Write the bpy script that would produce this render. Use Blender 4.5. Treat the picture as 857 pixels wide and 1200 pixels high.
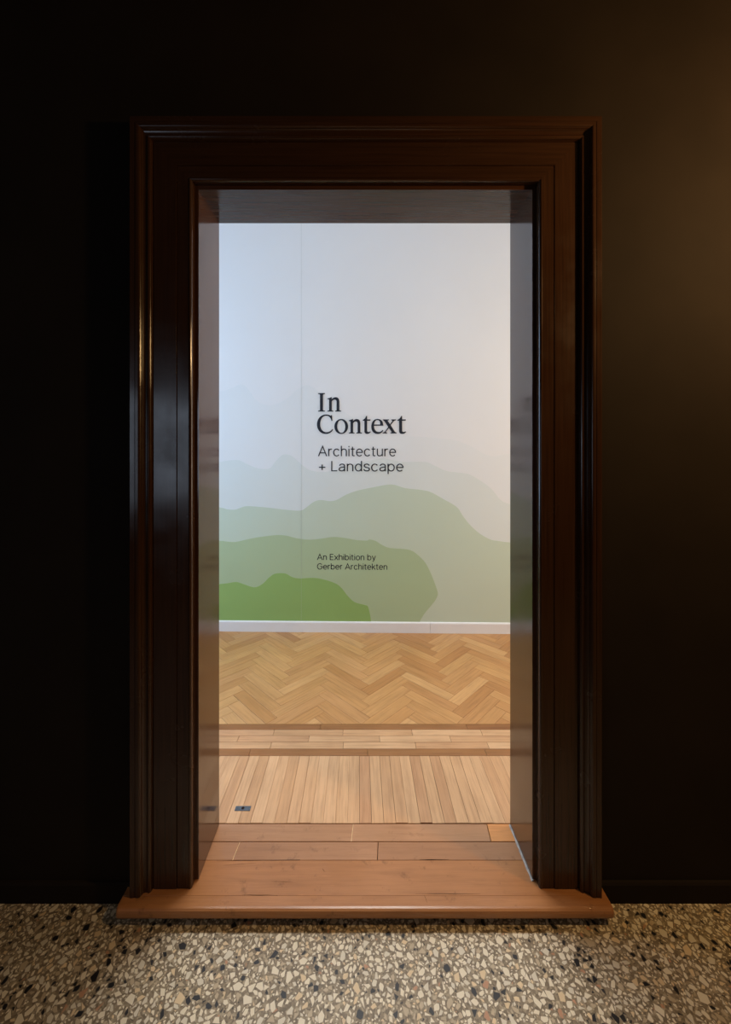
import bpy, math, random
import numpy as np

S = bpy.context.scene
COL = S.collection
for o in list(bpy.data.objects):
    bpy.data.objects.remove(o)
random.seed(7)
RNG = np.random.default_rng(11)

# ---------------------------------------------------------------- camera
F, PX, PY, EYE = 470.0, 421.0, 530.0, 1.41      # focal length and principal point in pixels, eye height
cam = bpy.data.cameras.new('camera')
cam.sensor_fit = 'VERTICAL'
cam.sensor_height = 36.0
cam.lens = F / 1200 * 36.0
cam.shift_x = (428.5 - PX) / 1200
cam.shift_y = -(600 - PY) / 1200
cam.clip_start = 0.02
camo = bpy.data.objects.new('camera', cam)
COL.objects.link(camo)
camo.location = (0, 0, EYE)
camo.rotation_euler = (math.pi / 2, 0, 0)
S.camera = camo

# ---------------------------------------------------------------- light
S.view_settings.view_transform = 'Standard'
S.view_settings.look = 'None'
S.view_settings.exposure = 0.0
S.view_settings.gamma = 1.0
S.view_settings.use_curve_mapping = False

W = bpy.data.worlds.new('sky')
S.world = W
W.use_nodes = True
W.node_tree.nodes['Background'].inputs[0].default_value = (0.55, 0.72, 1.0, 1)
W.node_tree.nodes['Background'].inputs[1].default_value = 0.6


def area_light(name, loc, rot, sx, sy, power, col):
    l = bpy.data.lights.new(name, 'AREA')
    l.shape = 'RECTANGLE'
    l.size, l.size_y = sx, sy
    l.energy = power
    l.color = col
    o = bpy.data.objects.new(name, l)
    COL.objects.link(o)
    o.location = loc
    o.rotation_euler = rot
    return o


H90 = math.pi / 2
# daylight entering the gallery by the window in its left end wall
area_light('gallery_daylight', (-2.78, 2.30, 1.75), (0, -H90, 0), 2.3, 1.25, 48, (0.43, 0.67, 1.0))
# warm daylight/lamp mix reaching the gallery from its right end
area_light('gallery_evening_light', (2.98, 2.30, 1.75), (0, H90, 0), 2.3, 1.25, 39, (1.0, 0.77, 0.52))
# ceiling light of the gallery, also spilling through the doorway onto the hall floor
gl = area_light('gallery_ceiling_light', (0.05, 2.40, 4.15), (math.radians(-16), 0, 0), 1.5, 0.60, 19, (1.0, 0.97, 0.92))
gl.data.spread = math.radians(75)
# weak daylight from the hall window behind the camera
area_light('hall_daylight', (-2.05, -1.58, 1.47), (H90, 0, 0), 0.8, 1.05, 5.0, (0.72, 0.84, 1.0))
# warm hall lamp, high on the right
pl = bpy.data.lights.new('hall_lamp', 'POINT')
pl.energy = 64
pl.color = (1.0, 0.60, 0.24)
pl.shadow_soft_size = 0.05
po = bpy.data.objects.new('hall_lamp', pl)
COL.objects.link(po)
po.location = (1.62, 0.66, 2.25)
# unseen warm fill spot, added to brighten the hall floor before the doorway
sl = bpy.data.lights.new('hall_fill_spot', 'SPOT')
sl.energy = 20
sl.color = (1.0, 0.70, 0.38)
sl.spot_size = math.radians(58)
sl.spot_blend = 0.9
sl.shadow_soft_size = 0.08
so = bpy.data.objects.new('hall_fill_spot', sl)
COL.objects.link(so)
so.location = (0.15, -1.2, 3.15)
so.rotation_euler = (math.radians(34), 0, 0)


# ---------------------------------------------------------------- helpers
def px_floor(px, py, z=0.0):
    d = F * (EYE - z) / (py - PY)
    return ((px - PX) * d / F, d)


def link(o, parent=None):
    COL.objects.link(o)
    if parent is not None:
        o.parent = parent
    return o


def mesh(name, verts, faces, mats, parent=None, fm=None, smooth=False, loc=None, rotz=None):
    me = bpy.data.meshes.new(name)
    me.from_pydata([tuple(v) for v in verts], [], faces)
    for m in (mats if isinstance(mats, (list, tuple)) else [mats]):
        me.materials.append(m)
    if fm is not None:
        me.polygons.foreach_set('material_index', fm)
    if smooth:
        me.polygons.foreach_set('use_smooth', [True] * len(me.polygons))
    me.update()
    o = bpy.data.objects.new(name, me)
    if loc is not None:
        o.location = loc
    if rotz is not None:
        o.rotation_euler = (0, 0, rotz)
    return link(o, parent)


def empty(name, loc=(0, 0, 0), parent=None):
    o = bpy.data.objects.new(name, None)
    o.empty_display_size = 0.1
    o.location = loc
    return link(o, parent)


def tag(o, label=None, cat=None, kind=None, group=None):
    if label:
        o['label'] = label
    if cat:
        o['category'] = cat
    if kind:
        o['kind'] = kind
    if group:
        o['group'] = group
    return o


def box_data(x0, x1, y0, y1, z0, z1):
    v = [(x0, y0, z0), (x1, y0, z0), (x1, y1, z0), (x0, y1, z0), (x0, y0, z1), (x1, y0, z1), (x1, y1, z1), (x0, y1, z1)]
    f = [(3, 2, 1, 0), (4, 5, 6, 7), (0, 1, 5, 4), (1, 2, 6, 5), (2, 3, 7, 6), (3, 0, 4, 7)]
    return v, f


def box(name, b, mat, parent=None):
    v, f = box_data(*b)
    return mesh(name, v, f, mat, parent)


def boxes(name, bs, mat, parent=None):
    V, FF = [], []
    for b in bs:
        v, f = box_data(*b)
        n = len(V)
        V += v
        FF += [tuple(i + n for i in q) for q in f]
    return mesh(name, V, FF, mat, parent)


def area2(p):
    return sum(p[i][0] * p[(i + 1) % len(p)][1] - p[(i + 1) % len(p)][0] * p[i][1] for i in range(len(p)))


def inset(poly, d):
    """inset a convex counter-clockwise polygon"""
    n = len(poly)
    out = []
    for i in range(n):
        a, b, c = poly[i - 1], poly[i], poly[(i + 1) % n]
        e1 = (b[0] - a[0], b[1] - a[1]); e2 = (c[0] - b[0], c[1] - b[1])
        l1 = math.hypot(*e1) or 1e-9; l2 = math.hypot(*e2) or 1e-9
        n1 = (-e1[1] / l1, e1[0] / l1); n2 = (-e2[1] / l2, e2[0] / l2)
        k = 1 + n1[0] * n2[0] + n1[1] * n2[1]
        k = max(k, 0.35)
        out.append((b[0] + d * (n1[0] + n2[0]) / k, b[1] + d * (n1[1] + n2[1]) / k))
    return out


def slab_data(poly, z0, z1, ch=0.0):
    """prism with a chamfered top edge, poly counter-clockwise"""
    n = len(poly)
    V = [(x, y, z0) for x, y in poly]
    FF = []
    if ch > 0:
        V += [(x, y, z1 - ch) for x, y in poly] + [(x, y, z1) for x, y in inset(poly, ch)]
        rings = 3
    else:
        V += [(x, y, z1) for x, y in poly]
        rings = 2
    for r in range(rings - 1):
        for i in range(n):
            j = (i + 1) % n
            FF.append((r * n + i, r * n + j, (r + 1) * n + j, (r + 1) * n + i))
    FF.append(tuple((rings - 1) * n + i for i in range(n)))
    return V, FF


def clip(poly, nx, ny, c):
    """keep nx*x+ny*y <= c"""
    out = []
    for i in range(len(poly)):
        a, b = poly[i], poly[(i + 1) % len(poly)]
        da, db = nx * a[0] + ny * a[1] - c, nx * b[0] + ny * b[1] - c
        if da <= 0:
            out.append(a)
        if da * db < 0:
            t = da / (da - db)
            out.append((a[0] + t * (b[0] - a[0]), a[1] + t * (b[1] - a[1])))
    res = []
    for p in out:
        if not res or math.hypot(p[0] - res[-1][0], p[1] - res[-1][1]) > 1e-4:
            res.append(p)
    if len(res) > 1 and math.hypot(res[0][0] - res[-1][0], res[0][1] - res[-1][1]) < 1e-4:
        res.pop()
    return res


def smooth_path(P, n=6, closed=False):
    """centripetal-like Catmull-Rom through P"""
    out = []
    for i in range(len(P) - 1):
        p0, p1, p2 = P[max(i - 1, 0)], P[i], P[i + 1]
        p3 = P[min(i + 2, len(P) - 1)]
        for k in range(n):
            t = k / n
            q = []
            for a in range(2):
                q.append(0.5 * (2 * p1[a] + (p2[a] - p0[a]) * t + (2 * p0[a] - 5 * p1[a] + 4 * p2[a] - p3[a]) * t * t
                                + (3 * p1[a] - p0[a] - 3 * p2[a] + p3[a]) * t ** 3))
            out.append(tuple(q))
    out.append(P[-1])
    return out


# ---------------------------------------------------------------- materials
def srgb(r, g, b):
    def f(c):
        c /= 255.0
        return c / 12.92 if c <= 0.04045 else ((c + 0.055) / 1.055) ** 2.4
    return (f(r), f(g), f(b), 1)


class NT:
    def __init__(self, name):
        self.m = bpy.data.materials.new(name)
        self.m.use_nodes = True
        self.t = self.m.node_tree
        self.b = self.t.nodes['Principled BSDF']

    def n(self, kind, **kw):
        x = self.t.nodes.new(kind)
        for k, v in kw.items():
            setattr(x, k, v)
        return x

    def l(self, a, b):
        self.t.links.new(a, b)

    def ramp(self, fac, stops):
        r = self.n('ShaderNodeValToRGB')
        e = r.color_ramp.elements
        while len(e) < len(stops):
            e.new(0.5)
        for i, (p, c) in enumerate(stops):
            e[i].position = p
            e[i].color = c
        self.l(fac, r.inputs[0])
        return r.outputs[0]

    def mix(self, fac, a, b, mode='MIX'):
        x = self.n('ShaderNodeMix', data_type='RGBA', blend_type=mode)
        for s, v in ((0, fac), (6, a), (7, b)):
            if hasattr(v, 'node'):
                self.l(v, x.inputs[s])
            else:
                x.inputs[s].default_value = v
        return x.outputs[2]

    def noise(self, vec, scale, detail=3, rough=0.55):
        x = self.n('ShaderNodeTexNoise')
        x.inputs['Scale'].default_value = scale
        x.inputs['Detail'].default_value = detail
        x.inputs['Roughness'].default_value = rough
        if vec is not None:
            self.l(vec, x.inputs['Vector'])
        return x.outputs[0]

    def mapping(self, vec, scale=(1, 1, 1), loc=(0, 0, 0)):
        x = self.n('ShaderNodeMapping')
        x.inputs['Scale'].default_value = scale
        x.inputs['Location'].default_value = loc
        self.l(vec, x.inputs['Vector'])
        return x.outputs[0]

    def bump(self, h, strength, dist=0.001):
        x = self.n('ShaderNodeBump')
        x.inputs['Strength'].default_value = strength
        x.inputs['Distance'].default_value = dist
        self.l(h, x.inputs['Height'])
        self.l(x.outputs[0], self.b.inputs['Normal'])

    def set(self, **kw):
        for k, v in kw.items():
            self.b.inputs[k.replace('_', ' ')].default_value = v
        return self.m


def plain(name, col, rough=0.6, spec=0.5, var=0.06, scale=9.0, bump=0.0):
    a = NT(name)
    tc = a.n('ShaderNodeTexCoord').outputs['Object']
    nz = a.noise(tc, scale, 4)
    dark = tuple(c * (1 - var) for c in col[:3]) + (1,)
    lite = tuple(min(1, c * (1 + var)) for c in col[:3]) + (1,)
    a.l(a.ramp(nz, [(0.3, dark), (0.7, lite)]), a.b.inputs['Base Color'])
    if bump:
        a.bump(a.noise(tc, scale * 12, 3), bump, 0.001)
    a.set(Roughness=rough)
    a.b.inputs['Specular IOR Level'].default_value = spec
    return a.m


def wood(name, tones, rough=0.38, grain=26.0, streak=0.5, spot=0.0, spec=0.5):
    """grain runs along the local x axis, every object gets its own tone"""
    a = NT(name)
    tc = a.n('ShaderNodeTexCoord').outputs['Object']
    info = a.n('ShaderNodeObjectInfo')
    off = a.n('ShaderNodeVectorMath', operation='SCALE')
    comb = a.n('ShaderNodeCombineXYZ')
    for i in range(3):
        a.l(info.outputs['Random'], comb.inputs[i])
    a.l(comb.outputs[0], off.inputs[0])
    off.inputs['Scale'].default_value = 37.0
    add = a.n('ShaderNodeVectorMath', operation='ADD')
    a.l(tc, add.inputs[0]); a.l(off.outputs[0], add.inputs[1])
    v = add.outputs[0]
    base = a.ramp(info.outputs['Random'], [(i / (len(tones) - 1), t) for i, t in enumerate(tones)])
    g1 = a.noise(a.mapping(v, (1.6, grain, grain)), 3.2, 5, 0.62)
    g2 = a.noise(a.mapping(v, (2.5, grain * 5, grain * 5)), 4.0, 3, 0.6)
    g3 = a.noise(v, 5.0, 3)
    gm = a.ramp(g1, [(0.30, (0.60, 0.52, 0.45, 1)), (0.52, (1, 1, 1, 1)), (0.75, (1.14, 1.12, 1.08, 1))])
    c = a.mix(streak, base, gm, 'MULTIPLY')
    gm2 = a.ramp(g2, [(0.35, (0.80, 0.74, 0.68, 1)), (0.55, (1, 1, 1, 1))])
    c = a.mix(streak * 0.7, c, gm2, 'MULTIPLY')
    gm3 = a.ramp(g3, [(0.3, (0.86, 0.84, 0.82, 1)), (0.7, (1.08, 1.07, 1.05, 1))])
    c = a.mix(0.7, c, gm3, 'MULTIPLY')
    if spot:
        s = a.noise(v, 23.0, 5, 0.7)
        sm = a.ramp(s, [(0.30, (0.32, 0.26, 0.22, 1)), (0.40, (1, 1, 1, 1))])
        c = a.mix(spot, c, sm, 'MULTIPLY')
        s2 = a.noise(a.mapping(v, (5, 30, 30)), 3.0, 6, 0.75)
        sm2 = a.ramp(s2, [(0.60, (1, 1, 1, 1)), (0.72, (1.30, 1.28, 1.26, 1))])
        c = a.mix(spot, c, sm2, 'MULTIPLY')
    a.l(c, a.b.inputs['Base Color'])
    a.l(a.ramp(g3, [(0.3, (rough * 0.8,) * 3 + (1,)), (0.7, (min(1, rough * 1.25),) * 3 + (1,))]), a.b.inputs['Roughness'])
    a.bump(g2, 0.10, 0.0006)
    a.b.inputs['Specular IOR Level'].default_value = spec
    return a.m


def varnish(name, col, rough=0.20, st=(60, 60, 1.5)):
    """dark brown gloss paint, brush streaks along z (or x for the head)"""
    a = NT(name)
    tc = a.n('ShaderNodeTexCoord').outputs['Object']
    s = a.noise(a.mapping(tc, st), 2.0, 4, 0.6)
    m = a.noise(tc, 6.0, 4)
    dk = tuple(c * 0.72 for c in col[:3]) + (1,)
    lt = tuple(c * 1.25 for c in col[:3]) + (1,)
    c = a.ramp(s, [(0.3, dk), (0.7, lt)])
    a.l(c, a.b.inputs['Base Color'])
    a.l(a.ramp(m, [(0.3, (rough * 0.6,) * 3 + (1,)), (0.7, (rough * 1.5,) * 3 + (1,))]), a.b.inputs['Roughness'])
    a.bump(a.noise(a.mapping(tc, st), 3.0, 3), 0.05, 0.0005)
    a.b.inputs['Specular IOR Level'].default_value = 0.5
    return a.m


M = {}
M['black_wall'] = plain('matt_black_wall_paint', srgb(35, 28, 22), 0.8, 0.12, 0.15, 3.0, 0.1)
M['white_wall'] = plain('white_wall_paint', srgb(233, 233, 232), 0.75, 0.25, 0.01, 2.0, 0.05)
M['white_gloss'] = plain('white_satin_paint', srgb(236, 236, 236), 0.4, 0.4, 0.015, 6.0)
M['seam'] = plain('paper_seam', srgb(176, 184, 176), 0.8, 0.2, 0.02)
M['hill_e'] = plain('print_mist_grey', srgb(229, 231, 230), 0.75, 0.25, 0.008, 2)
M['hill_d'] = plain('print_pale_mist_green', srgb(220, 226, 222), 0.75, 0.25, 0.008, 2)
M['hill_c'] = plain('print_soft_sage_green', srgb(199, 212, 192), 0.75, 0.25, 0.01, 2)
M['hill_b'] = plain('print_sage_green', srgb(177, 196, 157), 0.75, 0.25, 0.01, 2)
M['hill_a'] = plain('print_leaf_green', srgb(148, 182, 108), 0.75, 0.25, 0.015, 2)
M['ink'] = plain('navy_black_vinyl', srgb(34, 38, 48), 0.6, 0.3, 0.05)
M['dark_gap'] = plain('dark_joint_dirt_and_shade', srgb(38, 26, 16), 0.9, 0.2, 0.2, 20)
M['casing'] = varnish('dark_brown_gloss_paint', srgb(56, 35, 21))
M['reveal'] = varnish('dark_brown_gloss_lining', srgb(70, 44, 30), 0.13)
M['reveal'].node_tree.nodes['Principled BSDF'].inputs['Specular IOR Level'].default_value = 0.85
M['reveal_head'] = varnish('dark_brown_gloss_lining_head', srgb(70, 44, 30), 0.13, (1.5, 60, 60))
M['casing_head'] = varnish('dark_brown_gloss_paint_head', srgb(56, 35, 21), 0.20, (1.5, 60, 60))
M['oak'] = wood('oak_parquet', [srgb(196, 146, 92), srgb(206, 158, 102), srgb(190, 138, 84), srgb(212, 166, 112), srgb(200, 150, 96), srgb(184, 132, 80), srgb(208, 160, 108)], 0.42)
M['oak_pale'] = wood('pale_oak_boards', [srgb(206, 163, 122), srgb(211, 169, 127), srgb(200, 156, 115), srgb(215, 174, 133), srgb(204, 160, 118), srgb(196, 150, 111)], 0.42)
M['oak_dark'] = wood('dark_walnut_strip', [srgb(150, 101, 59), srgb(158, 109, 65), srgb(143, 94, 53)], 0.42)
M['thresh'] = wood('worn_threshold_wood', [srgb(174, 119, 74), srgb(178, 123, 78), srgb(168, 113, 68)], 0.36, 22, 0.4, 0.5)
M['thresh_back'] = wood('worn_brown_board', [srgb(176, 130, 95), srgb(168, 121, 86), srgb(181, 136, 100)], 0.36, 22, 0.35, 0.35)
M['thresh_new'] = wood('orange_patch_board', [srgb(214, 146, 86), srgb(216, 150, 90)], 0.42)
M['caulk'] = plain('pale_caulk', srgb(168, 162, 156), 0.7, 0.3, 0.3, 60)
M['filler'] = plain('pale_wood_filler', srgb(226, 194, 152), 0.7, 0.3, 0.2, 60)
M['steel'] = plain('dull_grey_steel', srgb(100, 106, 114), 0.4, 0.5, 0.2, 60)
M['steel'].node_tree.nodes['Principled BSDF'].inputs['Metallic'].default_value = 0.7
M['hole'] = plain('socket_dark_rust', srgb(42, 24, 18), 0.8, 0.2, 0.3, 60)
# terrazzo
CHIP = [plain('cream_marble_chip', srgb(232, 222, 200), 0.33, 0.5, 0.06, 40),
        plain('pale_grey_chip', srgb(218, 210, 192), 0.33, 0.5, 0.06, 40),
        plain('tan_chip', srgb(222, 200, 164), 0.42, 0.45, 0.12, 40),
        plain('black_chip', srgb(34, 34, 38), 0.40, 0.5, 0.2, 40),
        plain('rust_chip', srgb(186, 142, 112), 0.42, 0.45, 0.2, 40),
        plain('taupe_chip', srgb(190, 174, 148), 0.42, 0.45, 0.12, 40)]
a = NT('terrazzo_cement')
tc = a.n('ShaderNodeTexCoord').outputs['Object']
vor = a.n('ShaderNodeTexVoronoi'); vor.inputs['Scale'].default_value = 190
a.l(tc, vor.inputs['Vector'])
sep = a.n('ShaderNodeSeparateColor'); a.l(vor.outputs['Color'], sep.inputs[0])
tone = a.ramp(sep.outputs[0], [(0.0, srgb(100, 88, 72)), (0.55, srgb(142, 128, 106)), (0.8, srgb(160, 146, 122)), (1.0, srgb(196, 182, 156))])
a.l(a.mix(0.75, srgb(136, 122, 100), tone), a.b.inputs['Base Color'])
M['cement'] = a.set(Roughness=0.5)
M['plaster'] = plain('dark_ceiling_paint', srgb(60, 56, 50), 0.8, 0.2, 0.05)

# ---------------------------------------------------------------- dimensions (metres, y away from the camera)
XC = 0.021                                  # centre of the doorway
RW, RTOP = 0.550, 2.275                     # half width and height of the lining
CW, CTOP = 0.562, 2.288                     # inner edge of the casing
Y_WALL, Y_LIP, Y_BACK = 1.311, 1.3216, 1.515
Z_HALL = -0.055                             # terrazzo lies below the threshold
GX0, GX1, GTOP = -2.75, 2.95, 4.20          # gallery
HX0, HX1, HY0, HTOP = -3.0, 3.1, -1.62, 3.3  # hall
P0 = (-1.101, 3.156); P1 = (1.165, 3.111)   # foot of the far wall, which stands slightly askew
WS = (P1[1] - P0[1]) / (P1[0] - P0[0])


def wall_y(x):
    return P0[1] + WS * (x - P0[0])


# ---------------------------------------------------------------- hall shell
# door wall: black hall face, white gallery face
ox0, ox1, oz = XC - CW - 0.03, XC + CW + 0.03, CTOP + 0.03
xs = [HX0, ox0, ox1, HX1]; zs = [Z_HALL - 0.05, oz, HTOP]
V = []
for y in (Y_WALL, Y_BACK - 0.004):
    for z in zs:
        for x in xs:
            V.append((x, y, z))
idx = lambda s, k, i: s * 12 + k * 4 + i
FF, FM = [], []
for k in range(2):
    for i in range(3):
        if k == 0 and i == 1:
            continue
        FF.append((idx(0, k, i), idx(0, k, i + 1), idx(0, k + 1, i + 1), idx(0, k + 1, i))); FM.append(0)
        FF.append((idx(1, k, i + 1), idx(1, k, i), idx(1, k + 1, i), idx(1, k + 1, i + 1))); FM.append(1)
FF.append((idx(0, 0, 1), idx(0, 1, 1), idx(1, 1, 1), idx(1, 0, 1))); FM.append(0)
FF.append((idx(0, 1, 2), idx(0, 0, 2), idx(1, 0, 2), idx(1, 1, 2))); FM.append(0)
FF.append((idx(0, 1, 1), idx(0, 1, 2), idx(1, 1, 2), idx(1, 1, 1))); FM.append(0)
FF.append((idx(0, 2, 0), idx(0, 2, 3), idx(1, 2, 3), idx(1, 2, 0))); FM.append(0)
FF.append((idx(0, 0, 0), idx(1, 0, 0), idx(1, 2, 0), idx(0, 2, 0))); FM.append(0)
FF.append((idx(0, 0, 3), idx(0, 2, 3), idx(1, 2, 3), idx(1, 0, 3))); FM.append(0)
o = mesh('wall_front', V, FF, [M['black_wall'], M['white_wall']], fm=FM)
tag(o, 'matt black hall wall around the dark brown door casing', kind='structure')
o = box('wall_left', (HX0 - 0.1, HX0, HY0, Y_WALL, Z_HALL, HTOP), M['black_wall']); tag(o, 'black side wall of the hall on the left', kind='structure')
o = box('wall_right', (HX1, HX1 + 0.1, HY0, Y_WALL, Z_HALL, HTOP), M['black_wall']); tag(o, 'black side wall of the hall on the right', kind='structure')
# rear wall of the hall with the window opening
wx0, wx1, wz0, wz1 = -2.47, -1.63, 0.93, 2.01
o = boxes('wall_rear', [(HX0, wx0, HY0 - 0.15, HY0, Z_HALL, HTOP), (wx1, HX1, HY0 - 0.15, HY0, Z_HALL, HTOP),
                        (wx0, wx1, HY0 - 0.15, HY0, Z_HALL, wz0), (wx0, wx1, HY0 - 0.15, HY0, wz1, HTOP)], M['black_wall'])
tag(o, 'black hall wall behind the camera with a small window', kind='structure')
o = boxes('window_1', [(wx0, wx0 + 0.05, HY0 - 0.12, HY0 - 0.05, wz0, wz1), (wx1 - 0.05, wx1, HY0 - 0.12, HY0 - 0.05, wz0, wz1),
                       (wx0, wx1, HY0 - 0.12, HY0 - 0.05, wz0, wz0 + 0.05), (wx0, wx1, HY0 - 0.12, HY0 - 0.05, wz1 - 0.05, wz1)], M['casing'])
tag(o, 'small dark framed window in the hall wall behind the camera', kind='structure')
o = box('ceiling', (HX0, HX1, HY0, Y_WALL, HTOP, HTOP + 0.1), M['plaster']); tag(o, 'dark ceiling of the hall', kind='structure')

# black skirting in the hall, slim chamfered top
for side, x0, x1 in (('left', HX0, XC - 0.748), ('right', XC + 0.748, HX1)):
    pr = [(Y_WALL, Z_HALL), (Y_WALL - 0.010, Z_HALL), (Y_WALL - 0.010, 0.004), (Y_WALL - 0.006, 0.010), (Y_WALL, 0.012)]
    V = [(x, y, z) for x in (x0, x1) for y, z in pr]
    n = len(pr)
    FF = [(i, (i + 1) % n, n + (i + 1) % n, n + i) for i in range(n)] + [tuple(range(n))[::-1], tuple(range(n, 2 * n))]
    o = mesh('baseboard_' + side, V, FF, M['black_wall'])
    tag(o, 'low black skirting board at the foot of the black wall on the ' + side, kind='structure')

# ---------------------------------------------------------------- gallery shell
yb = lambda x: wall_y(x) + 0.014
V = [(GX0, yb(GX0), -0.05), (GX1, yb(GX1), -0.05), (GX1, yb(GX1), GTOP), (GX0, yb(GX0), GTOP),
     (GX0, yb(GX0) + 0.12, -0.05), (GX1, yb(GX1) + 0.12, -0.05), (GX1, yb(GX1) + 0.12, GTOP), (GX0, yb(GX0) + 0.12, GTOP)]
FF = [(0, 1, 2, 3), (5, 4, 7, 6), (1, 5, 6, 2), (4, 0, 3, 7), (3, 2, 6, 7), (4, 5, 1, 0)]
tag(mesh('wall_back', V, FF, M['white_wall']), 'white gallery wall behind the doorway carrying the green mural', kind='structure')
for side, x0, x1, wi in (('left', GX0 - 0.12, GX0, 2), ('right', GX1, GX1 + 0.12, 3)):
    ya, yc = Y_BACK - 0.02, yb(x0) + 0.02
    w0, w1, z0, z1 = 1.66, 2.94, 0.58, 2.92
    nm = 'wall_gallery_' + side
    o = boxes(nm, [(x0, x1, ya, w0, -0.05, GTOP), (x0, x1, w1, yc, -0.05, GTOP), (x0, x1, w0, w1, -0.05, z0), (x0, x1, w0, w1, z1, GTOP)], M['white_wall'])
    tag(o, 'white end wall of the gallery on the %s with a tall window' % side, kind='structure')
    xm = (x0 + x1) / 2
    o = boxes('window_%d' % wi, [(xm - 0.03, xm + 0.03, w0, w0 + 0.06, z0, z1), (xm - 0.03, xm + 0.03, w1 - 0.06, w1, z0, z1),
                                 (xm - 0.03, xm + 0.03, w0, w1, z0, z0 + 0.06), (xm - 0.03, xm + 0.03, w0, w1, z1 - 0.06, z1)], M['white_gloss'])
    tag(o, 'tall white framed window in the %s end wall of the gallery' % side, kind='structure')
o = box('ceiling', (GX0, GX1, Y_BACK - 0.01, 3.32, GTOP, GTOP + 0.1), M['white_wall']); tag(o, 'white ceiling of the gallery', kind='structure')

# white skirting on the far wall, in two lengths that meet right of the doorway axis
bb = tag(empty('baseboard_back', (0, wall_y(0), 0)), 'white skirting board along the foot of the mural wall', kind='structure')
xj = (504.5 - PX) / F * wall_y(0.56)
for x0, x1 in ((GX0, xj - 0.0008), (xj + 0.0008, GX1)):
    pr = [(0.014, 0.0), (0.0, 0.0), (0.0, 0.074), (0.003, 0.080), (0.009, 0.082), (0.014, 0.086)]
    n = len(pr)
    V = [(x, wall_y(x) - wall_y(0) + y, z) for x in (x0, x1) for y, z in pr]
    FF = [(i, (i + 1) % n, n + (i + 1) % n, n + i) for i in range(n)] + [tuple(range(n))[::-1], tuple(range(n, 2 * n))]
    mesh('skirting_length', V, FF, M['white_gloss'], bb)

# ---------------------------------------------------------------- terrazzo floor
v, f = box_data(HX0, HX1, HY0, Y_WALL + 0.02, Z_HALL - 0.06, Z_HALL)
terr = mesh('floor', v, f, M['cement'])
tag(terr, 'speckled terrazzo floor of the hall with cream and black stone chips', kind='structure')
CX0, CX1, CY0, CY1, RES = -2.1, 2.1, 0.66, Y_WALL, 0.001
occ = np.zeros((int((CY1 - CY0) / RES), int((CX1 - CX0) / RES)), bool)
protos = []
for k in range(28):
    n = random.choice([3, 4, 4, 5, 5, 6])
    an = sorted((2 * math.pi * (i + random.uniform(-0.42, 0.42)) / n) for i in range(n))
    el = random.uniform(0.5, 0.95)
    pts = [(math.cos(t) * random.uniform(0.8, 1.15), math.sin(t) * el * random.uniform(0.8, 1.15)) for t in an]
    # convex hull
    P = sorted(pts); hull = []
    for seq in (P, P[::-1]):
        h = []
        for p in seq:
            while len(h) > 1 and (h[-1][0] - h[-2][0]) * (p[1] - h[-2][1]) - (h[-1][1] - h[-2][1]) * (p[0] - h[-2][0]) <= 0:
                h.pop()
            h.append(p)
        hull += h[:-1]
    protos.append(np.array(hull))
chips = []      # x, y, rot, size, proto, material
for R, tries in ((0.0145, 200), (0.0125, 1000), (0.0104, 4000), (0.0086, 9500), (0.0068, 14000), (0.0053, 18000), (0.0041, 20000), (0.0031, 20000)):
    for _ in range(tries):
        r = R * random.uniform(0.9, 1.1)
        x, y = random.uniform(CX0 + r, CX1 - r), random.uniform(CY0 + r, CY1 - r)
        cx, cy = int((x - CX0) / RES), int((y - CY0) / RES)
        if occ[cy, cx]:
            continue
        k = int(r / RES) + 2
        y0, y1, x0, x1 = max(cy - k, 0), min(cy + k + 1, occ.shape[0]), max(cx - k, 0), min(cx + k + 1, occ.shape[1])
        if occ[y0:y1:5, x0:x1:5].mean() > 0.45:
            continue
        pi, th = random.randrange(28), random.uniform(0, 6.283)
        c, s = math.cos(th), math.sin(th)
        pp = protos[pi] * r
        pp = np.stack([pp[:, 0] * c - pp[:, 1] * s + x, pp[:, 0] * s + pp[:, 1] * c + y], 1)
        gx = (np.arange(x0, x1) * RES + CX0)[None, :]
        gy = (np.arange(y0, y1) * RES + CY0)[:, None]
        m = np.ones((y1 - y0, x1 - x0), bool)
        q = np.roll(pp, -1, 0)
        for (ax, ay), (bx, by) in zip(pp, q):
            L = math.hypot(bx - ax, by - ay) + 1e-9
            m &= ((bx - ax) * (gy - ay) - (by - ay) * (gx - ax)) / L > -0.0004
        if (occ[y0:y1, x0:x1] & m).any():
            continue
        occ[y0:y1, x0:x1] |= m
        u = random.random()
        bl = 0.14 if 0.006 < R < 0.0115 else 0.05
        mi = 3 if u < bl else 0 if u < 0.58 else 1 if u < 0.78 else 2 if u < 0.90 else 4 if u < 0.915 else 5
        chips.append((x, y, th, r, pi, mi))


def seen(c):
    d = c[1]
    px, py = PX + c[0] * F / d, PY + (EYE - Z_HALL) * F / d
    return 0 < px < 857 and 1082 < py < 1205


def shown(c):
    return c[3] / c[1] if seen(c) else -1


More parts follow.
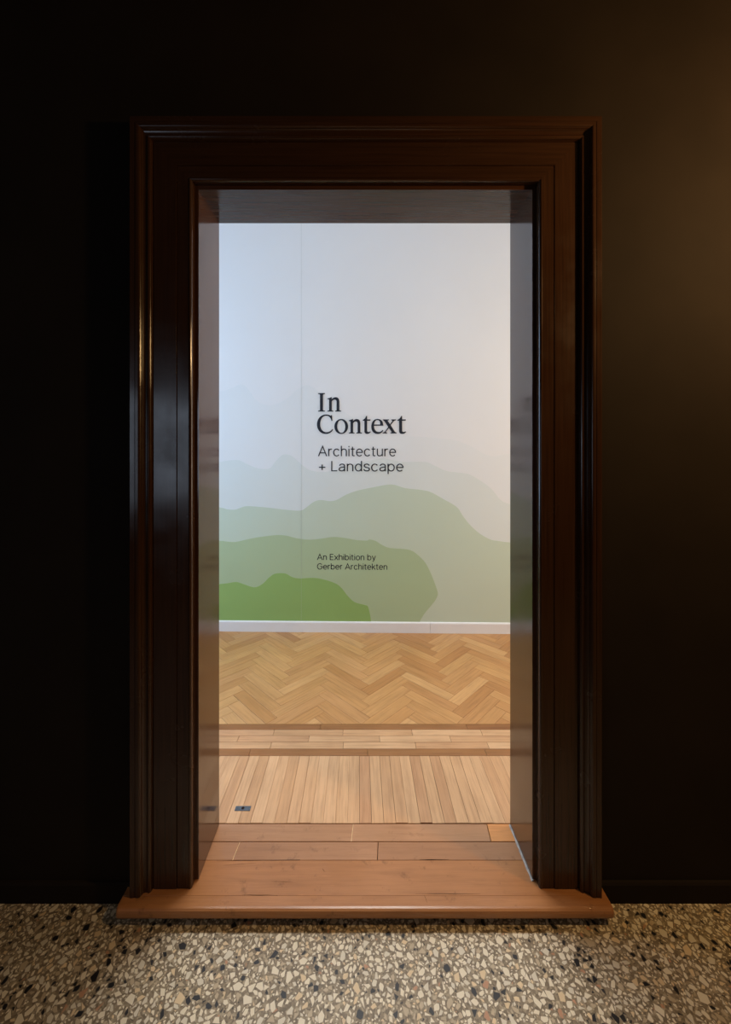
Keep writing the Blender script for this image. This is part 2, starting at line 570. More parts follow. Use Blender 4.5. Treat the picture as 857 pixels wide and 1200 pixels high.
chips.sort(key=shown, reverse=True)
CH = 0.0005
pm = {}
for (x, y, th, r, pi, mi) in chips[:300]:
    if (pi, mi) not in pm:
        V, FF = slab_data([tuple(p) for p in protos[pi]], 0, 1.0)
        me = bpy.data.meshes.new('stone_chip')
        me.from_pydata(V, [], FF)
        me.materials.append(CHIP[mi])
        pm[(pi, mi)] = me
    o = bpy.data.objects.new('stone_chip', pm[(pi, mi)])
    o.location = (x, y, Z_HALL - 0.0002)
    o.rotation_euler = (0, 0, th)
    o.scale = (r, r, CH)
    link(o, terr)
V, FF, FM = [], [], []
for (x, y, th, r, pi, mi) in chips[300:]:
    c, s = math.cos(th), math.sin(th)
    pp = [(px * r * c - py * r * s + x, px * r * s + py * r * c + y) for px, py in protos[pi]]
    v, f = slab_data(pp, Z_HALL - 0.0002, Z_HALL + CH - 0.0002)
    n = len(V)
    V += v; FF += [tuple(i + n for i in q) for q in f]; FM += [mi] * len(f)
tag(mesh('chip_field', V, FF, CHIP, terr, fm=FM), kind='stuff')

# ---------------------------------------------------------------- parquet floor
Y_P0 = 1.5246                               # parquet starts behind the threshold
YS = (1.863, 1.907, 2.040, 2.081)           # dark strip / three border rows / dark strip
V = [(GX0, Y_P0 - 0.002, -0.012), (GX1, Y_P0 - 0.002, -0.012), (GX1, yb(GX1), -0.012), (GX0, yb(GX0), -0.012)]
V += [(x, y, -0.05) for x, y, z in V]
parq = mesh('floor', V, [(0, 1, 2, 3), (7, 6, 5, 4), (0, 4, 5, 1), (1, 5, 6, 2), (2, 6, 7, 3), (3, 7, 4, 0)], M['dark_gap'])
tag(parq, 'oak parquet floor of the gallery with herringbone field and straight border', kind='structure')
ZB = -0.0118


def plank(name, x0, x1, y0, y1, mat, parent, along_y=False, g=0.0004, ch=0.0005):
    x0 += g; x1 -= g; y0 += g; y1 -= g
    cx, cy = (x0 + x1) / 2, (y0 + y1) / 2
    hx, hy = (x1 - x0) / 2, (y1 - y0) / 2
    if along_y:
        hx, hy = hy, hx
    v, f = slab_data([(-hx, -hy), (hx, -hy), (hx, hy), (-hx, hy)], ZB, 0.0, ch)
    return mesh(name, v, f, mat, parent, loc=(cx, cy, 0), rotz=H90 if along_y else 0)


# straight boards that run away from the threshold
PW = 0.0463
for i in range(-46, 46):
    x0 = 0.048 + i * PW
    if x0 < -1.9 or x0 > 1.9:
        continue
    dy = random.choice([0, 0, 0, 0.0012, 0.002])
    plank('parquet_board', x0, x0 + PW, Y_P0 + dy, YS[0], M['oak_pale'], parq, True, random.choice([0.0002, 0.0003, 0.0003, 0.0008]))
# border rows
rows = [(YS[1], YS[1] + 0.0443, -0.425), (YS[1] + 0.0443, YS[1] + 0.0887, -0.596), (YS[1] + 0.0887, YS[2], -0.430)]
for y0, y1, ph in rows:
    for i in range(-4, 8):
        x0 = ph + 0.3485 * i
        if -2.0 < x0 < 2.0:
            plank('border_board', x0, x0 + 0.3485, y0, y1, M['oak_pale'], parq, g=0.0008)
for y0, y1, js in ((YS[0], YS[1], [-2.0, -1.26, -0.514, 0.04, 0.595, 1.2, 2.0]), (YS[2], YS[3], [-2.0, -0.95, -0.198, 0.5525, 1.25, 2.0])):
    for x0, x1 in zip(js, js[1:]):
        plank('dark_strip', x0, x1, y0, y1, M['oak_dark'], parq, g=0.0008)
# herringbone
L, WB = 0.350, 0.0700
R2 = math.sqrt(2)
X0H, Y0H = 0.060, 2.131
full = {}
cands = []
for col in range(-6, 7):
    for i in range(-40, 60):
        for kind in (0, 1):
            if kind == 0:
                a0, a1, b0, b1 = i * WB, i * WB + L, i * WB, i * WB + WB
            else:
                a0, a1, b0, b1 = i * WB + L, i * WB + L + WB, i * WB + WB - L, i * WB + WB
            a0 += col * L; a1 += col * L; b0 -= col * L; b1 -= col * L
            ca, cb = (a0 + a1) / 2, (b0 + b1) / 2
            cx, cy = X0H + (ca - cb) / R2, Y0H + (ca + cb) / R2
            if cy < YS[3] - 0.16 or cy > 3.5 or abs(cx) > 2.7:
                continue
            cands.append((cx, cy, kind))
blocks = []
for cx, cy, kind in cands:
    th = math.pi / 4 if kind == 0 else 3 * math.pi / 4
    c, s = math.cos(th), math.sin(th)
    g = random.choice([0.0003, 0.0004, 0.0005, 0.0009])
    hl, hw = L / 2 - g, WB / 2 - g
    loc = [(-hl, -hw), (hl, -hw), (hl, hw), (-hl, hw)]
    wor = [(cx + c * x - s * y, cy + s * x + c * y) for x, y in loc]
    p = clip(wor, 0, -1, -(YS[3] + 0.0006))
    if len(p) < 3:
        continue
    nl = math.hypot(1, WS)
    k = P0[1] - WS * P0[0] + 0.006
    p = clip(p, -WS, 1, k)
    if len(p) < 3 or abs(area2(p)) / 2 < 4e-5:
        continue
    p = [q for q in p]
    whole = len(p) == 4 and abs(abs(area2(p)) / 2 - 4 * hl * hw) < 1e-7
    blocks.append((cx, cy, th, p, whole, g, abs(cx - 0.03)))
blocks.sort(key=lambda b: b[6])
restV, restF = [], []
for n_, (cx, cy, th, p, whole, g, _) in enumerate(blocks):
    c, s = math.cos(-th), math.sin(-th)
    if n_ < 300:
        key = g if whole else None
        if whole and key in full:
            o = bpy.data.objects.new('herringbone_block', full[key])
            o.location = (cx, cy, 0); o.rotation_euler = (0, 0, th)
            link(o, parq)
            continue
        lp = [(c * (x - cx) - s * (y - cy), s * (x - cx) + c * (y - cy)) for x, y in p]
        v, f = slab_data(lp, ZB, 0.0, 0.0006)
        o = mesh('herringbone_block', v, f, M['oak'], parq, loc=(cx, cy, 0), rotz=th)
        if whole:
            full[key] = o.data
    else:
        v, f = slab_data(p, ZB, 0.0, 0.0006)
        q = len(restV)
        restV += v; restF += [tuple(i + q for i in t) for t in f]
# parquet far to the sides, out of sight
for x0, x1 in ((GX0, -1.95), (1.95, GX1)):
    v, f = box_data(x0, x1, Y_P0, YS[3], ZB, -0.0005)
    q = len(restV)
    restV += v; restF += [tuple(i + q for i in t) for t in f]
tag(mesh('outer_parquet', restV, restF, M['oak'], parq), kind='stuff')

# ---------------------------------------------------------------- door casing
door = tag(empty('door_1', (XC, Y_WALL, 0)), 'open doorway with dark brown moulded wooden casing and worn threshold', kind='structure')
T = lambda x, y, z: (x - XC, y - Y_WALL, z)


def arc(u0, y0, u1, y1, n, kind):
    out = []
    for i in range(1, n + 1):
        t = i / n * H90
        if kind == 'out':
            out.append((u0 + (u1 - u0) * (1 - math.cos(t)), y0 + (y1 - y0) * math.sin(t)))
        else:
            out.append((u0 + (u1 - u0) * math.sin(t), y0 + (y1 - y0) * (1 - math.cos(t))))
    return out


YF = 1.294
inner = [(0.0, Y_LIP + 0.004), (0.0, YF + 0.008)] + arc(0.0, YF + 0.008, 0.007, YF, 5, 'out') + [(0.010, YF + 0.0015), (0.046, YF + 0.0015), (0.0475, YF + 0.004), (0.0475, Y_LIP + 0.004)]
outer = [(0.0475, Y_WALL), (0.0475, YF + 0.004), (0.0490, YF), (0.122, YF), (0.124, YF + 0.004), (0.124, Y_WALL)]
back = [(0.124, Y_WALL), (0.124, YF + 0.004), (0.126, YF - 0.004)] + arc(0.126, YF - 0.004, 0.1345, YF - 0.0125, 6, 'out') + \
       [(0.1365, YF - 0.0105), (0.139, YF - 0.0095)] + arc(0.139, YF - 0.0095, 0.152, YF - 0.020, 6, 'in') + \
       [(0.154, YF - 0.0225)] + arc(0.154, YF - 0.0225, 0.162, YF - 0.0262, 4, 'out') + \
       [(0.1675, YF - 0.0262), (0.1685, YF - 0.0235), (0.170, YF - 0.0255), (0.184, YF - 0.0265), (0.186, YF - 0.0245), (0.186, Y_WALL)]


def sweep_side(name, prof, sgn, mat, parent):
    V, n = [], len(prof)
    for u, y in prof:
        V.append(T(XC + sgn * (CW + u), y, 0.0))
    for u, y in prof:
        V.append(T(XC + sgn * (CW + u), y, CTOP + u))
    FF = []
    for i in range(n):
        j = (i + 1) % n
        q = (i, j, n + j, n + i)
        FF.append(q if sgn < 0 else q[::-1])
    b, t = tuple(range(n)), tuple(range(n, 2 * n))
    FF += [b[::-1], t] if sgn < 0 else [b, t[::-1]]
    o = mesh(name, V, FF, mat, parent)
    return o


def sweep_head(name, prof, mat, parent):
    V, n = [], len(prof)
    for sgn in (-1, 1):
        for u, y in prof:
            V.append(T(XC + sgn * (CW + u), y, CTOP + u))
    FF = []
    for i in range(n):
        j = (i + 1) % n
        FF.append((i, j, n + j, n + i)[::-1] if False else (i, j, n + j, n + i))
    FF += [tuple(range(n))[::-1], tuple(range(n, 2 * n))]
    return mesh(name, V, FF, mat, parent)


for sgn in (-1, 1):
    post = empty('casing_post', (0, 0, 0), door)
    for nm, pr in (('inner_fascia', inner), ('outer_fascia', outer), ('backband_moulding', back)):
        sweep_side(nm, pr, sgn, M['casing'], post)
head = empty('casing_head', (0, 0, 0), door)
for nm, pr in (('inner_fascia', inner), ('outer_fascia', outer), ('backband_moulding', back)):
    sweep_head(nm, pr, M['casing_head'], head)
# lining boards
for sgn in (-1, 1):
    xa, xb = XC + sgn * RW, XC + sgn * (CW + 0.03)
    box('lining_side', (min(xa, xb) - XC, max(xa, xb) - XC, Y_LIP - Y_WALL, Y_BACK - Y_WALL, 0.003, RTOP), M['reveal'], door)
box('lining_head', (-(CW + 0.03), CW + 0.03, Y_LIP - Y_WALL, Y_BACK - Y_WALL, RTOP, CTOP + 0.03), M['reveal_head'], door)
# caulk bead at the foot of the right lining
V, FF = [], []
n = 26
for i in range(n + 1):
    y = Y_LIP - 0.004 + (Y_BACK + 0.006 - Y_LIP) * i / n
    w = 0.0035 + 0.0025 * random.random()
    for dx, z in ((0.002, 0.0), (-w, 0.0002), (-w * 0.5, w * 0.55), (0.002, w)):
        V.append(T(XC + RW + dx, y, z))
for i in range(n):
    for k in range(4):
        j = (k + 1) % 4
        FF.append((i * 4 + k, (i + 1) * 4 + k, (i + 1) * 4 + j, i * 4 + j))
tag(mesh('caulk_bead', V, FF, M['caulk'], door), 'pale ragged caulk bead')

# threshold: nosing, wide tread, two rows of boards
th = tag(empty('threshold', (0, 0, 0), door), 'worn orange-brown wooden threshold')
NX0, NX1 = -0.752, 0.788
ny0, ny1 = 1.234, 1.276
# nosing with rounded front edge (profile y,z) and rounded ends
pr = [(ny1 - 0.0006, -0.030), (ny0 + 0.006, -0.030), (ny0 + 0.0015, -0.0265), (ny0, -0.020), (ny0, -0.011), (ny0 + 0.002, -0.005), (ny0 + 0.0065, -0.0012), (ny0 + 0.012, 0.0), (ny1 - 0.0010, 0.0), (ny1 - 0.0006, -0.0004)]
n = len(pr)
V = []
st = [(NX0, 0.006), (NX0 + 0.003, 0.002), (NX0 + 0.008, 0), (NX1 - 0.008, 0), (NX1 - 0.003, 0.002), (NX1, 0.006)]
for x, d in st:
    for y, z in pr:
        t = (ny1 - y) / (ny1 - ny0)
        V.append(T(x, y + d * t, -0.015 + (z + 0.015) * (1 - d * 18)))
FF = []
for s_ in range(len(st) - 1):
    for i in range(n):
        j = (i + 1) % n
        FF.append((s_ * n + i, s_ * n + j, (s_ + 1) * n + j, (s_ + 1) * n + i))
FF += [tuple(range(n))[::-1], tuple(range((len(st) - 1) * n, len(st) * n))]
mesh('nosing', V, FF, M['thresh'], th)
# tread: wide in front of the wall, narrower inside the opening
yt0, yt1 = ny1 - 0.0003, 1.386
bx = CW + 0.025


def slab(name, poly, z0, z1, mat, ch=0.0008):
    cx = sum(p[0] for p in poly) / len(poly); cy = sum(p[1] for p in poly) / len(poly)
    v, f = slab_data([(x - cx, y - cy) for x, y in poly], z0, z1, ch)
    return mesh(name, v, f, mat, th, loc=T(cx, cy, 0))


slab('tread', [(NX0 + 0.001, yt0), (NX1 - 0.001, yt0), (NX1 - 0.001, Y_WALL), (XC + bx, Y_WALL), (XC + bx, yt1 - 0.0006), (XC - bx, yt1 - 0.0006), (XC - bx, Y_WALL), (NX0 + 0.001, Y_WALL)], -0.030, 0.0, M['thresh'], 0.0003)
for y0, y1, js in ((1.386, 1.4530, [XC - bx, -0.4347, 0.066, XC + bx]), (1.4530, Y_P0 - 0.0012, [XC - bx, -0.0253, 0.4816, XC + bx])):
    for i, (x0, x1) in enumerate(zip(js, js[1:])):
        g = 0.0011
        sk = 0.006 if i else 0
        ek = 0.006 if i < len(js) - 2 else 0
        slab('threshold_board', [(x0 + g - sk * 0.5, y0 + g), (x1 - g - ek * 0.5, y0 + g), (x1 - g + ek * 0.5, y1 - g), (x0 + g + sk * 0.5, y1 - g)], -0.03, -0.0004,
             M['thresh_new'] if (y0 > 1.4 and i == 2) else M['thresh_back'], 0.001)
for x, y0, y1 in ((-0.4347, 1.3875, 1.4518), (-0.0253, 1.4545, 1.5222)):
    V = [T(x - 0.0030 - 0.0010, y0, -0.0006), T(x - 0.0030 + 0.0010, y0, -0.0006), T(x + 0.0030 + 0.0010, y1, -0.0006), T(x + 0.0030 - 0.0010, y1, -0.0006)]
    V += [(p[0], p[1], -0.02) for p in V]
    mesh('joint_filler', V, [(0, 1, 2, 3), (4, 7, 6, 5), (0, 4, 5, 1), (1, 5, 6, 2), (2, 6, 7, 3), (3, 7, 4, 0)], M['filler'], th)
for (ax, ay), (bx_, by_), w in (((283.7, 1048.6), (325.4, 1049.3), 0.0016), ((487, 1047.3), (563, 1047.5), 0.0014), ((254, 1009), (352, 1007.6), 0.0016),
                                ((492, 1007.4), (526, 1007.2), 0.0014), ((262, 1014), (300, 1011.5), 0.0010), ((318, 1033), (343, 1033.4), 0.0009), ((497, 1048), (501, 1058), 0.0011), ((378, 1018), (381, 1022), 0.0014)):
    p, q = px_floor(ax, ay), px_floor(bx_, by_)
    dx, dy = q[0] - p[0], q[1] - p[1]
    l = math.hypot(dx, dy)
    nx, ny = -dy / l, dx / l
    top, bot = [], []
    n = 7
    for i in range(n + 1):
        t = i / n
        h = w * (0.15 + math.sin(math.pi * t) * random.uniform(0.5, 1.0)) / 2
        j = random.uniform(-0.3, 0.3) * w
        top.append((p[0] + dx * t + nx * (h + j), p[1] + dy * t + ny * (h + j)))
        bot.append((p[0] + dx * t - nx * (h - j), p[1] + dy * t - ny * (h - j)))
    V = [T(x, y, 0.00015) for x, y in bot + top] + [T(x, y, -0.001) for x, y in bot + top]
    m = n + 1
    FF = []
    for i in range(n):
        FF += [(i, i + 1, m + i + 1, m + i), (2 * m + i + 1, 2 * m + i, i, i + 1), (m + i, m + i + 1, 3 * m + i + 1, 3 * m + i)]
    mesh('crack', V, FF, M['dark_gap'], th)
box('threshold_core', (-bx, bx, 1.2785 - Y_WALL, Y_P0 - 0.002 - Y_WALL, -0.052, -0.031), M['dark_gap'], th)
boxes('riser', [(NX0 + 0.02 - XC, NX1 - 0.02 - XC, 1.266 - Y_WALL, 1.278 - Y_WALL, Z_HALL, -0.030)], M['dark_gap'], th)  # near-black riser: shade of the gap under the nosing put into its colour

# ---------------------------------------------------------------- mural
MO = (0.0, wall_y(0) + 0.014, 0.0)          # mural objects live in wall coordinates: u along the wall, z up
ANG = math.atan(WS)
CA, SA = math.cos(ANG), math.sin(ANG)


def on_wall(px, py):
    """photo measurement -> (u, z) on the mural wall"""
    tx = (px - PX) / F
    d = (MO[1]) / (1 - WS * tx)
    x = tx * d
    return (x / CA, EYE - (py - PY) * d / F)


def c5(p): return (250 + p[0] / 4.761, 550 + p[1] / 4.761)
def c6(p): return (425 + p[0] / 4.761, 550 + p[1] / 4.761)
def c7(p): return (250 + p[0] / 4.761, 430 + p[1] / 4.761)
def c8(p): return (425 + p[0] / 4.761, 430 + p[1] / 4.761)


hills = {
 'hill_e': [(150, 470), (215, 463)] + [c7(p) for p in [(35, 137), (100, 120), (160, 97), (200, 130), (235, 180), (270, 205), (320, 213), (370, 200), (420, 170), (470, 125), (520, 102), (560, 115), (600, 150), (650, 190)]]
           + [(400, 480), (425, 497), (452, 507), (477.5, 511), (496.4, 512), (517.4, 514), (534, 516), (551, 522.4), (568, 532), (580, 535), (595, 532), (625, 533), (670, 548)],
 'hill_d': [(150, 556), (215, 548)] + [c7(p) for p in [(35, 530), (80, 523), (140, 520), (185, 540), (240, 563), (290, 570), (320, 562), (350, 525), (385, 492), (420, 490), (450, 505), (500, 550), (545, 577)]]
           + [(380, 553), (400, 549), (418, 543), (437, 539), (449.5, 537), (462, 539.5), (474, 541.3), (498, 541.3), (509, 545.5), (524, 552), (542, 554.3)] + [c6(p) for p in [(600, 30), (660, 65), (720, 110), (770, 170), (825, 195)]] + [(625, 596), (670, 610)],
 'hill_c': [(150, 600), (215, 588)] + [c5(p) for p in [(35, 212), (75, 222), (120, 225), (150, 215), (180, 206), (230, 207), (320, 215), (400, 225), (485, 230), (520, 212), (560, 182), (600, 171), (650, 177), (690, 170), (740, 142), (800, 120), (857, 107)]]
           + [c6(p) for p in [(60, 100), (130, 87), (175, 86), (240, 105), (330, 115), (380, 127), (450, 165), (525, 210), (560, 260), (600, 310), (650, 355), (710, 390), (760, 400), (825, 408)]] + [(625, 638), (670, 652)],
 'hill_b': [(150, 640), (215, 636)] + [c5(p) for p in [(35, 399), (70, 402), (120, 405), (170, 395), (230, 382), (300, 372), (360, 366), (410, 370), (470, 385), (540, 392), (610, 385), (670, 377), (730, 382), (800, 394), (857, 397)]]
           + [c6(p) for p in [(40, 391), (75, 400), (110, 422), (150, 438), (220, 443), (265, 450), (300, 470), (350, 520), (385, 590), (410, 655), (420, 690), (415, 713), (395, 745), (345, 805), (313, 860), (306, 874)]],
 'hill_a': [(150, 700), (215, 690)] + [c5(p) for p in [(35, 640), (80, 635), (130, 628), (170, 640), (215, 655), (245, 655), (280, 635), (310, 605), (345, 582), (400, 580), (440, 600), (480, 608), (560, 605), (620, 615), (680, 635), (715, 660), (750, 705), (790, 740), (850, 757)]]
           + [c6(p) for p in [(30, 765), (40, 800), (48, 850), (50, 874)]],
}
mural = tag(empty('wall_mural', MO), 'printed mural of layered misty green hills on the white gallery wall', 'mural')
mural.rotation_euler = (0, 0, ANG)
ZBASE = 0.083
for k, key in enumerate(['hill_e', 'hill_d', 'hill_c', 'hill_b', 'hill_a']):
    pts = smooth_path([on_wall(*p) for p in hills[key]], 6)
    yf = -0.0006 * (k + 1)
    if key in ('hill_b', 'hill_a'):
        pts = [p for p in pts if p[1] > ZBASE]
    poly = [(pts[0][0], ZBASE)] + pts + [(pts[-1][0], ZBASE)]
    cu = bpy.data.curves.new('tmp', 'CURVE')
    cu.dimensions = '2D'; cu.fill_mode = 'BOTH'; cu.extrude = 0.00025
    sp = cu.splines.new('POLY')
    sp.points.add(len(poly) - 1)
    for q, (u, z) in zip(sp.points, poly):
        q.co = (u, z, 0, 1)
    sp.use_cyclic_u = True
    cu.materials.append(M[key])
    tmp = bpy.data.objects.new('tmp', cu); link(tmp)
    me = bpy.data.meshes.new_from_object(tmp.evaluated_get(bpy.context.evaluated_depsgraph_get()))
    bpy.data.objects.remove(tmp)
    o = bpy.data.objects.new('hill', me)
    o.rotation_euler = (H90, 0, 0)
    o.location = (0, yf, 0)
    link(o, mural)
    tag(o, {'hill_e': 'faint grey misty hill', 'hill_d': 'pale misty hill', 'hill_c': 'light sage hill', 'hill_b': 'sage green hill', 'hill_a': 'leaf green foremost hill'}[key])
# vertical butt seam of the printed paper
u, _ = on_wall(353.3, 500)
box('paper_seam', (u - 0.0006, u + 0.0006, -0.0037, -0.0033, ZBASE, GTOP - 0.01), M['seam'], mural)
yl = -0.0036                                 # lettering sits on the print


# ---------------------------------------------------------------- lettering
def parse(path):
    tok = path.replace(',', ' ').split()
    out, sub, i, cmd = [], [], 0, None
    while i < len(tok):
        if tok[i] in 'MLCZ':
            cmd = tok[i]; i += 1
            if cmd == 'Z':
                out.append(sub); sub = []
                continue
        if cmd in 'ML':
            sub.append((float(tok[i]), float(tok[i + 1]))); i += 2
        elif cmd == 'C':
            p0 = sub[-1]
            c1, c2, p3 = [(float(tok[i + 2 * k]), float(tok[i + 2 * k + 1])) for k in range(3)]
            i += 6
            for s in range(1, 9):
                t = s / 8
                sub.append(tuple((1 - t) ** 3 * p0[a] + 3 * (1 - t) ** 2 * t * c1[a] + 3 * (1 - t) * t * t * c2[a] + t ** 3 * p3[a] for a in range(2)))
    return out


def ell(cx, cy, rx, ry, tilt=0.0, n=36):
    c, s = math.cos(tilt), math.sin(tilt)
    return [(cx + rx * math.cos(2 * math.pi * i / n) * c - ry * math.sin(2 * math.pi * i / n) * s,
             cy + rx * math.cos(2 * math.pi * i / n) * s + ry * math.sin(2 * math.pi * i / n) * c) for i in range(n)]


GLYPH = {
 'I': parse('M 0 0 L 357 0 L 357 34 C 290 40 254 46 254 98 L 254 902 C 254 954 290 960 357 966 L 357 1000 L 0 1000 L 0 966 C 67 960 103 954 103 902 L 103 98 C 103 46 67 40 0 34 Z'),
 'n': parse('M 0 0 L 310 0 L 310 32 C 245 38 228 46 228 92 L 228 560 C 270 620 330 655 390 655 C 470 655 508 610 508 510 L 508 92 C 508 46 490 38 430 32 L 430 0 L 740 0 L 740 32 C 670 38 645 46 645 92 L 645 520 C 645 690 570 775 450 775 C 360 775 280 725 228 650 L 228 775 L 205 778 C 150 745 80 725 0 710 L 0 680 C 75 676 96 663 96 618 L 96 92 C 96 46 70 38 0 32 Z'),
 'C': parse('M 815 995 L 840 700 L 806 694 C 770 860 670 972 510 972 C 290 972 165 780 165 500 C 165 220 310 52 530 52 C 660 52 770 115 845 220 L 872 198 C 790 50 660 -30 490 -30 C 200 -30 0 190 0 490 C 0 800 220 1028 500 1028 C 600 1028 690 1003 745 963 C 770 953 785 968 792 995 Z'),
 'o': [ell(370, 375, 370, 405), ell(370, 375, 228, 360, 0.06)],
 't': parse('M 236 945 L 236 755 L 425 755 L 425 700 L 236 700 L 236 165 C 236 95 265 65 318 65 C 358 65 398 77 428 95 L 441 68 C 388 5 318 -28 247 -28 C 150 -28 97 30 97 130 L 97 700 L 0 700 L 0 733 C 95 768 160 835 200 945 Z'),
 'e': parse('M 640 425 C 640 650 520 780 335 780 C 140 780 0 610 0 370 C 0 130 140 -30 345 -30 C 480 -30 580 40 640 155 L 611 174 C 560 100 485 66 400 66 C 235 66 138 190 135 425 Z') + parse('M 139 474 L 492 474 C 500 642 440 734 330 734 C 225 734 152 642 139 474 Z'),
 'x': parse('M 15 755 L 335 755 L 335 723 C 285 718 252 708 268 674 L 394 484 L 520 645 C 550 692 530 714 475 723 L 475 755 L 725 755 L 725 723 C 660 714 620 690 580 640 L 420 452 L 638 108 C 680 58 700 40 750 32 L 750 0 L 430 0 L 430 32 C 490 38 510 50 494 84 L 336 303 L 185 112 C 150 64 165 40 225 32 L 225 0 L 0 0 L 0 32 C 60 40 100 64 140 112 L 312 346 L 108 655 C 70 697 55 714 15 723 Z'),
}


def glyph_mesh(name, loops, scale, sx=1.0):
    cu = bpy.data.curves.new('tmp', 'CURVE')
    cu.dimensions = '2D'; cu.fill_mode = 'BOTH'; cu.extrude = 0.0003; cu.offset = 0.0012
    for lp in loops:
        sp = cu.splines.new('POLY')
        sp.points.add(len(lp) - 1)
        for q, (x, y) in zip(sp.points, lp):
            q.co = (x * scale * sx, y * scale, 0, 1)
        sp.use_cyclic_u = True
    cu.materials.append(M['ink'])
    tmp = bpy.data.objects.new('tmp', cu); link(tmp)
    me = bpy.data.meshes.new_from_object(tmp.evaluated_get(bpy.context.evaluated_depsgraph_get()))
    bpy.data.objects.remove(tmp)
    me.name = name
    return me


PXM = on_wall(425, 500)[0] - on_wall(424, 500)[0]     # metres per photo pixel on the wall
title = tag(empty('title_lettering', MO), 'large navy serif lettering reading In Context on the mural', 'lettering')
title.rotation_euler = (0, 0, ANG)
for word, base, places in (('In', 482.2, [(373.2, 7.6), (384.0, 15.8)]),
                           ('Context', 507.8, [(371.8, 18.5), (392.2, 15.8), (409.2, 15.0), (425.4, 9.0), (435.4, 13.7), (448.7, 16.0), (465.9, 9.9)])):
    wd = empty('word', (0, 0, 0), title)
    for ch_, (xl, wpx) in zip(word, places):
        loops = GLYPH[ch_]
        gw = max(p[0] for lp in loops for p in lp)
        sc = 21.3 * PXM / 1000
        me = glyph_mesh('letter', loops, sc, wpx * PXM / (gw * sc))
        u, z = on_wall(xl, base)
        o = bpy.data.objects.new('letter', me)
        o.rotation_euler = (H90, 0, 0)
        o.location = (u, yl, z)
        link(o, wd)


def bez(*p):
    """polyline through chained cubic segments: p0, c, c, p, c, c, p ..."""
    out = [p[0]]
    for k in range(0, len(p) - 1, 3):
        a_, b_, c_, d_ = p[k:k + 4]
        for s in range(1, 9):
            t = s / 8
            out.append(tuple((1 - t) ** 3 * a_[i] + 3 * (1 - t) ** 2 * t * b_[i] + 3 * (1 - t) * t * t * c_[i] + t ** 3 * d_[i] for i in range(2)))
    return out


def oval(cx, cy, rx, ry, d0, d1, n=28):
    return [(cx + rx * math.cos(math.radians(d0 + (d1 - d0) * i / n)), cy + ry * math.sin(math.radians(d0 + (d1 - d0) * i / n))) for i in range(n + 1)]


ARCH = bez((70, 420), (70, 620), (180, 700), (310, 700), (460, 700), (530, 610), (530, 460)) + [(530, 0)]
SANS = {  # centre lines of the strokes, capital height 1000
 'A': (840, [[(40, 0), (420, 985), (800, 0)], [(165, 330), (675, 330)]]),
 'r': (390, [[(75, 0), (75, 740)], bez((75, 440), (85, 640), (200, 715), (365, 695))]),
 'c': (630, [oval(335, 365, 270, 340, 38, 322)]),
 'h': (610, [[(70, 0), (70, 1020)], ARCH]),
 'i': (170, [[(85, 0), (85, 740)], [(85, 890), (85, 1000)]]),
 't': (400, [[(165, 930), (165, 160)] + bez((165, 160), (165, 60), (215, 42), (290, 42))[1:] + [(365, 50)], [(15, 700), (365, 700)]]),
 'e': (650, [[(60, 375), (595, 375)] + oval(328, 365, 268, 340, 2, 316)]),
 'u': (610, [[(75, 740), (75, 280)] + bez((75, 280), (75, 110), (150, 38), (280, 38), (420, 38), (530, 120), (530, 300))[1:], [(530, 740), (530, 0)]]),
 '+': (640, [[(50, 390), (590, 390)], [(320, 120), (320, 660)]]),
 'L': (590, [[(90, 1000), (90, 45), (560, 45)]]),
 'a': (600, [[(510, 0), (510, 480)] + bez((510, 480), (510, 640), (430, 703), (300, 703), (190, 703), (110, 650), (92, 540))[1:],
             bez((510, 425), (300, 400), (58, 395), (58, 200), (58, 90), (140, 37), (245, 37), (390, 37), (510, 130), (510, 290))]),
 'n': (610, [[(70, 0), (70, 740)], ARCH]),
 'd': (660, [[(580, 0), (580, 1020)], oval(322, 365, 258, 335, 0, 360)]),
 's': (560, [bez((490, 555), (470, 660), (390, 703), (280, 703), (160, 703), (85, 640), (85, 545), (85, 430), (190, 405), (290, 380), (400, 352), (510, 325), (510, 200), (510, 90), (410, 37), (285, 37), (150, 37), (65, 95), (50, 210))]),
 'p': (660, [[(75, -265), (75, 740)], oval(333, 365, 258, 335, 0, 360)]),
 'E': (650, [[(585, 955), (90, 955), (90, 45), (595, 45)], [(90, 515), (550, 515)]]),
 'x': (590, [[(30, 0), (555, 740)], [(35, 740), (560, 0)]]),
 'b': (660, [[(75, 0), (75, 1020)], oval(333, 365, 258, 335, 0, 360)]),
 'o': (660, [oval(330, 365, 272, 338, 0, 360)]),
 'y': (580, [[(35, 740), (300, 50)], [(550, 740), (300, 40)] + bez((300, 40), (245, -120), (210, -230), (85, -222))[1:]]),
 'G': (880, [oval(440, 500, 385, 470, 40, 345) + [(815, 480), (480, 480)]]),
 'k': (570, [[(75, 0), (75, 1020)], [(500, 740), (80, 285)], [(240, 450), (550, 0)]]),
}


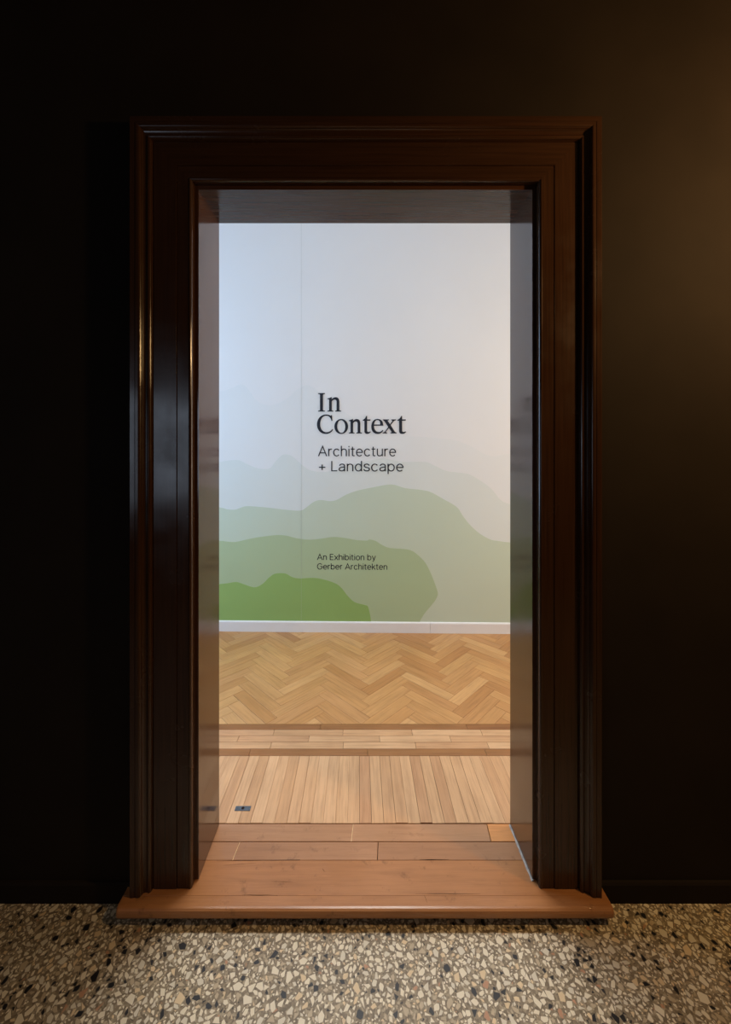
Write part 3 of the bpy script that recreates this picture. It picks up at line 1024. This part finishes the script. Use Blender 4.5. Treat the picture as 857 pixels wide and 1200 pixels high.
def ribbon(P, w):
    """flat stroke of width w along P with mitred corners"""
    V, n = [], len(P)
    for i in range(n):
        a_, b_, c_ = P[max(i - 1, 0)], P[i], P[min(i + 1, n - 1)]
        d1 = (b_[0] - a_[0], b_[1] - a_[1]); d2 = (c_[0] - b_[0], c_[1] - b_[1])
        if i == 0: d1 = d2
        if i == n - 1: d2 = d1
        if i in (0, n - 1) and P[0] == P[-1] or math.hypot(P[0][0] - P[-1][0], P[0][1] - P[-1][1]) < 1e-6 and i in (0, n - 1):
            d1 = (P[-1][0] - P[-2][0], P[-1][1] - P[-2][1]); d2 = (P[1][0] - P[0][0], P[1][1] - P[0][1])
        l1, l2 = math.hypot(*d1) or 1, math.hypot(*d2) or 1
        n1 = (-d1[1] / l1, d1[0] / l1); n2 = (-d2[1] / l2, d2[0] / l2)
        k = max(1 + n1[0] * n2[0] + n1[1] * n2[1], 0.3)
        m = ((n1[0] + n2[0]) / k * w / 2, (n1[1] + n2[1]) / k * w / 2)
        V += [(b_[0] + m[0], b_[1] + m[1]), (b_[0] - m[0], b_[1] - m[1])]
    return V, [(2 * i, 2 * i + 1, 2 * i + 3, 2 * i + 2) for i in range(n - 1)]


def text_line(txt, xl, xr, base, cap, parent, weight, track=75):
    line = empty('text_line', (0, 0, 0), parent)
    pos, x = [], 0
    for ch_ in txt:
        if ch_ == ' ':
            x += 330
            continue
        pos.append((ch_, x))
        x += SANS[ch_][0] + track
    total = x - track
    (u0, z), (u1, _) = on_wall(xl, base), on_wall(xr, base)
    sx, sy = (u1 - u0) / total, cap * PXM / 1000
    for ch_, x in pos:
        V, FF = [], []
        for st_ in SANS[ch_][1]:
            v, f = ribbon(st_, weight)
            n = len(V)
            V += v; FF += [tuple(i + n for i in q) for q in f]
        mesh('letter', [(vx * sx, 0, vy * sy) for vx, vy in V], FF, M['ink'], line, loc=(u0 + x * sx, yl, z))


sub = tag(empty('subtitle_lettering', MO), 'thin dark sans-serif lettering reading Architecture + Landscape below the title', 'lettering')
sub.rotation_euler = (0, 0, ANG)
text_line('Architecture', 372.9, 464.4, 534.6, 11.9, sub, 98)
text_line('+ Landscape', 373.3, 473.2, 552.2, 11.9, sub, 98)
cred = tag(empty('credit_lettering', MO), 'small dark lettering reading An Exhibition by Gerber Architekten on the green hill', 'lettering')
cred.rotation_euler = (0, 0, ANG)
text_line('An Exhibition by', 371.8, 440.5, 656.0, 6.9, cred, 120)
text_line('Gerber Architekten', 371.8, 454.2, 667.0, 6.9, cred, 120)

# ---------------------------------------------------------------- metal keep plate in the floor
fp = tag(empty('floor_plate', (-0.460, 1.587, 0.0)), 'small grey metal bolt plate let into the parquet near the left lining', 'metal plate')
v, f = slab_data([(-0.0305, -0.0105), (0.0305, -0.0105), (0.0305, 0.0105), (-0.0305, 0.0105)], 0.0, 0.0018, 0.0006)
mesh('plate', v, f, M['steel'], fp)
v, f = slab_data([(0.006 * math.cos(i * math.pi / 6), 0.006 * math.sin(i * math.pi / 6)) for i in range(12)], 0.0015, 0.0022, 0.0)
mesh('bolt_hole', v, f, M['hole'], fp)
for sx in (-0.021, 0.021):
    v, f = slab_data([(sx + 0.0035 * math.cos(i * math.pi / 4), 0.0035 * math.sin(i * math.pi / 4)) for i in range(8)], 0.0015, 0.0026, 0.0005)
    mesh('screw', v, f, M['steel'], fp)
